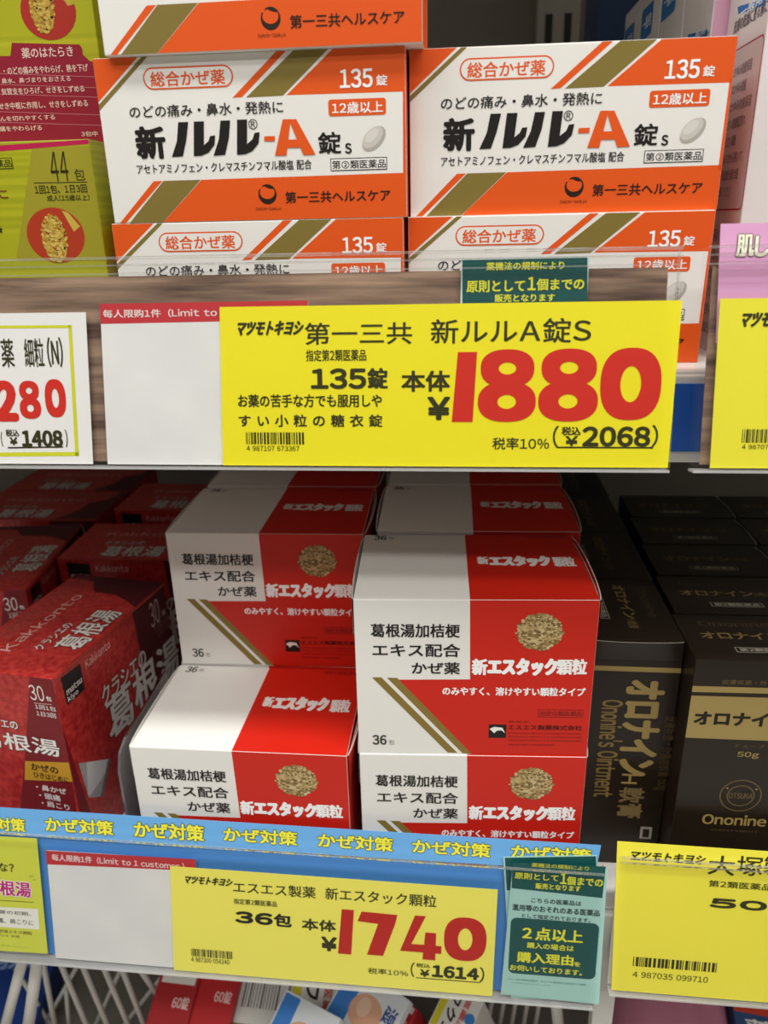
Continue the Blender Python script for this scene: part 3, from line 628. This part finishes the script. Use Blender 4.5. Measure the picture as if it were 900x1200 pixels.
# --- lower rail: header strip
t, fc = card('header_strip', 'light blue header strip with yellow lettering along the lower rail', 'header strip', ML, [(-.16, .0695), (.2095, .0720), (.2109, .0861), (-.16, .0846)], -.0014, ink('6FB2EC'))
p = Print(fc)
for a, b in (((-38, 955), (30, 975)), ((53, 957), (133, 979)), ((157, 962), (239, 986)), ((262, 969), (348, 991)), ((373, 976), (460, 998)), ((484, 983), (574, 1005)), ((600, 989), (692, 1011))):
    p.outlined('かぜ対策', a, b, 'F4EE4A', '2A3A1E', .035, .045, 4)
p.build(t)
# --- lower cards
t, fc = card('price_card', 'yellow price card with red 1740 on the lower rail', 'price card', ML, Rq(0, 0, .1632, .0599), .0006, ink(YEL2), group=PG)
p = Print(fc, (180, 940, 3.75))
p.text('マツモトキヨシ', (132, 322), (340, 369), OL, .06, slant=.3); p.text('エスエス製薬', (350, 347), (712, 423), OL, .012); p.text('指定第2類医薬品', (352, 422), (542, 460), OL, .015)
p.text('36', (362, 480), (520, 538), '1C1A08', .09); p.text('包', (530, 490), (605, 548), '1C1A08', .05); p.text('本体', (653, 510), (800, 570), OL, .035); p.text('¥', (740, 592), (802, 654), OL, .06)
p.barcode((165, 642), (350, 690), OL, seed=6); p.text('4 987300 054240', (166, 690), (333, 702), OL, .01, h=20)
p.fr = (360, 970, 3.75)
p.text('新エスタック顆粒', (80, 262), (567, 350), OL, .012)
for d, a, b in (('1', (137, 356), (203, 557)), ('7', (222, 366), (392, 567)), ('4', (412, 380), (588, 584)), ('0', (605, 387), (783, 592))): p.text(d, a, b, 'C22018', 0, 4, 'price_figures', fatnum=True)
p.text('税率10%', (268, 614), (443, 654), OL, .012); p.text('(', (456, 590), (470, 655), OL, .01); p.text('税込', (480, 594), (540, 616), OL, .03); p.text('¥', (498, 622), (535, 654), OL, .06)
p.text('1614', (553, 604), (750, 668), OL, .08); p.text(')', (760, 612), (776, 680), OL, .01); p.line((478, 658), (758, 680), .0005, OL)
p.build(t)
limit_card('white notice card with red header on the blue lower rail', ML, [(-.0638, .0005), (.0125, .0005), (.0130, .0637), (-.0648, .0632)], -.0004, ((249, 266), (883, 305)), ((220, 232), (938, 274), (940, 330), (224, 298)), (0, 940, 4.09), '每人限购1件（Limit to 1 customer.）', 32)
t, fc = card('topic_card', 'lime topic card with magenta lettering at the lower left edge', 'card', ML, [(-.16, .0005), (-.0680, .0026), (-.0694, .0694), (-.16, .0680)], -.0004, ink('D8DE4C'))
p = Print(fc, (0, 940, 4.09)); p.text('な?', (-8, 290), (68, 335), '3A3414', .02); p.outlined('葛根湯', (-78, 368), (150, 455), 'C22080', 'FFFFFF', .03, .05, 5)
p.line((-60, 466), (160, 480), .0003, '3A3414'); p.poly([(-80, 498), (182, 512), (190, 610), (-80, 592)], 'F2F2EA', 2, 'white_panel')
p.text('感冒の初期、', (-40, 512), (150, 545), '4A4630', .01); p.text('頭痛、肩こりに', (-40, 550), (162, 590), '4A4630', .01)
p.text('葛根湯エキス顆粒', (-30, 606), (155, 636), '6A6430', .01); p.text('クラシエ 30包', (-30, 628), (96, 650), '6A6430', .01); p.text('(お求め下さい)', (-30, 680), (135, 698), '8A8440')
for k, (a, b) in enumerate((((140, 352), (150, 362)), ((150, 347), (160, 358)), ((157, 372), (172, 372)))): p.line(a, b, .0003, '8A8440')
p.build(t)
# --- teal notices, one behind the other
def notice(label, quad, zl, full_text):
    t, fc = card('notice_card', label, 'notice card', ML, quad, zl, ink('A8D4CC'), group='teal notice cards'); p = Print(fc, (560, 970, 5.456))
    if not full_text:
        p.poly([(172, 192), (755, 182), (760, 380), (185, 400)], TE, 0, 'teal_panel'); p.poly([(300, 640), (768, 660), (765, 920), (300, 920)], TE, 0, 'teal_panel'); p.build(t); return
    p.poly([(222, 222), (818, 248), (796, 450), (215, 386)], TE, 0, 'teal_panel')
    p.text('薬機法の規制により', (345, 222), (708, 274), 'B8B83A', .02); p.text('原則として', (238, 283), (512, 342), TY, .03); p.text('1', (532, 292), (565, 358), TY, .04); p.text('個までの', (572, 310), (795, 378), TY, .03)
    p.text('販売となります', (370, 352), (655, 408), TY, .025)
    p.text('こちらの医薬品は', (342, 446), (660, 500), '1E3430', .02); p.text('濫用等のおそれのある医薬品', (222, 486), (777, 566), '1E3430', .025); p.text('として指定されております。', (282, 546), (718, 606), '1E3430', .02)
    a, b = p.px((212, 572)), p.px((722, 970)); p.rect((a[0], a[1]), (b[0] + .002, b[1]), TE, 0, 'teal_panel', True, .003)
    p.text('２点以上', (290, 630), (666, 738), TY, .035); p.text('購入の場合は', (316, 730), (612, 790), TY, .025); p.text('購入理由', (254, 790), (606, 882), TY, .035); p.text('を', (616, 856), (655, 888), TY, .03); p.text('お伺いしております。', (206, 872), (664, 945), TY, .025)
    p.text('ひとつ前の医薬品販売、もしくは濫用防止の観点から確認', (192, 958), (690, 1010), '4E7A74'); p.text('お声掛けくださいませ', (218, 985), (462, 1012), '4E7A74'); p.build(t)
u_ = lambda x, y: tuple((ML.inverted() @ hit(560 + x / 5.456, 970 + y / 5.456, ML.translation, ML.to_3x3().col[2]))[:2])
notice('teal notice card peeping out behind another at the lower right', [u_(212, 1090), u_(775, 1112), u_(762, 178), u_(162, 188)], -.0004, False)
notice('teal notice card with yellow text in front, beside the 1740 price card', [u_(145, 1050), u_(770, 1115), u_(826, 242), u_(222, 214)], .0012, True)
# --- lower right yellow card
t, fc = card('price_card', 'large yellow price card for 50 grams at the lower right', 'price card', ML, [(.2209, .0092), (.36, .0092), (.36, .0899), (.2178, .0901)], .0006, ink('FAF04A'), group=PG)
p = Print(fc, (680, 970, 4.09)); p.text('マツモトキヨシ', (238, 110), (590, 168), OL, .06, slant=.3)
p.text('大', (620, 130), (735, 230), OL, .012); p.text('塚', (757, 134), (868, 233), OL, .012); p.text('製薬', (885, 136), (1120, 240), OL, .012)
p.text('第2類医薬品', (618, 250), (915, 302), OL, .02); p.text('50g', (626, 338), (1040, 420), OL, .085)
p.barcode((255, 617), (655, 693), OL, seed=8); p.text('4 987035 099710', (251, 708), (612, 722), OL, .01, h=27); p.build(t)
# ================================================================== beneath the lower shelf: wire basket and small packs
WIRE = ink('D6D4CE', .4)
rk = thing('wire_basket', 'white wire basket hanging beneath the lower shelf', 'basket', W3(-.15, .38, -.60))
rl = W3(-.15, .38, -.60)
def wire(a, b, ya, yb, r):
    A, B = onY(a[0], a[1], ya), onY(b[0], b[1], yb); d = (B - A); A2 = A - d * .35; B2 = B + d * .55
    link('wire', tube_mesh('wire', [A2 - rl, B2 - rl], r, WIRE, 8), rk)
c1 = lambda x, y: (x / 4.09, 940 + y / 4.09)
for a, b, r in (((112, 745), (28, 1064), .0032), ((182, 745), (137, 1064), .0036)): wire(c1(*a), c1(*b), .30, .30, r)
for a, b in (((205, 760), (252, 1010)), ((285, 760), (412, 1060)), ((390, 770), (512, 1060)), ((490, 775), (612, 1060)), ((585, 800), (690, 1064)), ((670, 800), (740, 900))): wire(c1(*a), c1(*b), .36, .36, .0019)
for a, b in (((118, 870), (240, 1064)), ((380, 770), (250, 1000)), ((580, 800), (470, 1040)), ((320, 940), (330, 1064)), ((790, 820), (600, 1060))): wire(c1(*a), c1(*b), .40, .40, .0016)
for x in (572, 586, 600, 614, 628): wire((x + 6, 1165), (x, 1198), .41, .41, .0016)
wire((650, 1160), (654, 1198), .33, .33, .0034)
po = thing('shelf_post', 'grey-white shelf post between the two lower price rails', 'post', W3(.083, .300, -.60))
link('post_body', box_mesh('post_body', (-.0055, -.004, 0), (.0055, .004, .255), METAL, .001), po)
link('post_cap', box_mesh('post_cap', (-.0058, -.0043, .255), (.0058, .0043, .262), ink('C4C0B8'), .001), po)
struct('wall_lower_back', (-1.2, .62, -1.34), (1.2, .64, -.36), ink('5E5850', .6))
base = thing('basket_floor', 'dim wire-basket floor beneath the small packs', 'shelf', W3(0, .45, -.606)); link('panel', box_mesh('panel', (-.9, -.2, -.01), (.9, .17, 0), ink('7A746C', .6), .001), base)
def pack(name, label, cat, px, z, dims, rz, tilt, col, deco, group='small packs beneath the shelf'):
    c = onZ(px[0], px[1], z); M = Matrix.Translation(c) @ Matrix.Rotation(math.radians(rz), 4, 'Z') @ Matrix.Rotation(math.radians(tilt), 4, 'X')
    t = thing(name, label, cat, None, 0, group, M); a, b, h = dims
    link('carton_body', box_mesh('carton_body', (-a / 2, -b / 2, -h), (a / 2, b / 2, 0), ink(col), .0006), t)
    p = Print(Face(M, (-a / 2, -b / 2, 0), (1, 0, 0), (0, 1, 0)))
    deco(p, a, b); p.build(t); return t
def d_red(p, a, b):
    p.rect((a * .08, b * .97), (a * .92, b * .86), 'E0DCD6', 1, 'lid_band', True); p.text('60錠', (a * .5, b * .72), (a * .9, b * .58), 'E8C0BC', .02, uv=True); p.rect((a * .1, b * .3), (a * .9, b * .04), 'D8D2CC', 1, 'white_panel', True)
def d_bar(p, a, b):
    for k in range(12): p.rect((a * (.15 + k * .06), b * .9), (a * (.15 + k * .06 + random.choice((.015, .03))), b * .5), '3A3836', 1, 'barcode', True)
    p.rect((a * .02, b * .3), (a * .98, b * .04), '6A641C', 1, 'colour_panel', True)
def d_yel(p, a, b):
    p.rect((a * .03, b * .97), (a * .2, b * .2), 'D2C82C', 1, 'colour_panel', True); p.text('ワクム', (a * .28, b * .9), (a * .52, b * .1), '1E1A18', .05, rot=-90, uv=True)
    p.text('医薬品', (a * .6, b * .9), (a * .74, b * .3), 'C23A3A', .03, rot=-90, uv=True); p.ell(None, a * .13, a * .13, '3A80C8', 1, 'picture', uv=(a * .86, b * .6))
def d_blu(p, a, b):
    p.rect((a * .03, b * .97), (a * .3, b * .03), '3A7ECC', 1, 'colour_panel', True); p.ell(None, a * .25, a * .22, 'DDA888', 2, 'picture', uv=(a * .52, b * .55)); p.ell(None, a * .1, a * .12, 'E8C2A6', 3, 'picture', uv=(a * .47, b * .6))
    p.text('湿布', (a * .76, b * .8), (a * .94, b * .35), '2A4A8A', .03, rot=-90, uv=True)
pack('small_carton', 'small red carton with white lid band under the lower price rail, left one', 'carton', (198, 1190), -.47, (.0270, .050, .118), -3, 21, 'A81C22', d_red)
pack('small_carton', 'small red carton with white lettering under the lower price rail, right one', 'carton', (248, 1183), -.47, (.0275, .050, .118), -3, 21, 'B81E22', d_red)
pack('small_carton', 'small white carton with a barcode beneath the lower price rail', 'carton', (303, 1182), -.475, (.034, .046, .113), -3, 21, 'CFCCC6', d_bar)
pack('small_carton', 'white carton with yellow stripe and black lettering beneath the 1740 card, left', 'carton', (369, 1188), -.478, (.038, .042, .108), -4, 22, 'DEDAD4', d_yel)
pack('plaster_pack', 'white and blue plaster pack lying tilted beneath the 1740 card', 'pack', (424, 1190), -.462, (.046, .044, .008), -32, 26, 'D8DCE0', d_blu)
pack('small_carton', 'plain red carton between the tilted packs beneath the 1740 card', 'carton', (456, 1202), -.478, (.024, .034, .110), -30, 23, 'B02026', d_red)
pack('small_carton', 'white carton with yellow stripe beneath the 1740 card, right', 'carton', (532, 1192), -.472, (.026, .034, .108), -30, 23, 'DEDAD4', d_yel)
pack('plaster_pack', 'white and blue plaster pack at the bottom picture edge, middle', 'pack', (346, 1222), -.455, (.040, .044, .008), -24, 26, 'D8DCE0', d_blu)
pack('small_carton', 'dark blue carton behind the wires at the lower left corner', 'carton', (2, 1152), -.570, (.075, .12, .03), 10, 4, '1C3C86', lambda p, a, b: p.text('BLUE'[0:0] + '救急', (a * .4, b * .8), (a * .9, b * .6), '8AA4D8', .03, uv=True))
# soft pink pouch
def pouch(label, px, z, sx, sy, h, col):
    c = onZ(px[0], px[1], z); V, Fc = [], []; n = 14
    for s_ in (1, -1):
        for i in range(n + 1):
            for j in range(n + 1):
                x, y = 2 * i / n - 1, 2 * j / n - 1; b = max(0, (1 - x ** 4) * (1 - y ** 4)) ** .6
                V.append((x * sx, y * sy, s_ * h * b + .002 * math.sin(9 * x + 3 * y) * b))
    m_ = (n + 1) ** 2
    for k in (0, 1):
        for i in range(n):
            for j in range(n):
                q = [k * m_ + i * (n + 1) + j, k * m_ + (i + 1) * (n + 1) + j, k * m_ + (i + 1) * (n + 1) + j + 1, k * m_ + i * (n + 1) + j + 1]; Fc.append(tuple(q if k == 0 else q[::-1]))
    t = thing('soft_pouch', label, 'pouch', c, -.2); link('pouch_body', mesh_py('pouch_body', V, Fc, ink(col), None, True), t)
    link('sealed_edge', box_mesh('sealed_edge', (-sx, sy * .96, -.0012), (sx, sy * 1.08, .0012), ink('E8D4DA'), .0004), t)
    return t
pouch('soft pink pouch beneath the lower right price card', (782, 1192), -.49, .038, .048, .022, 'C47E94')
pack('small_carton', 'red and blue carton at the lower right corner', 'carton', (890, 1190), -.47, (.03, .03, .12), -8, 20, '2A4A78', lambda p, a, b: (p.rect((0, b * .98), (a, b * .5), 'C23A22', 1, 'colour_panel', True), p.text('薬', (a * .2, b * .4), (a * .8, b * .1), 'E8E4DE', .03, uv=True)))
bpy.data.objects.remove(_to); bpy.data.curves.remove(_tc)
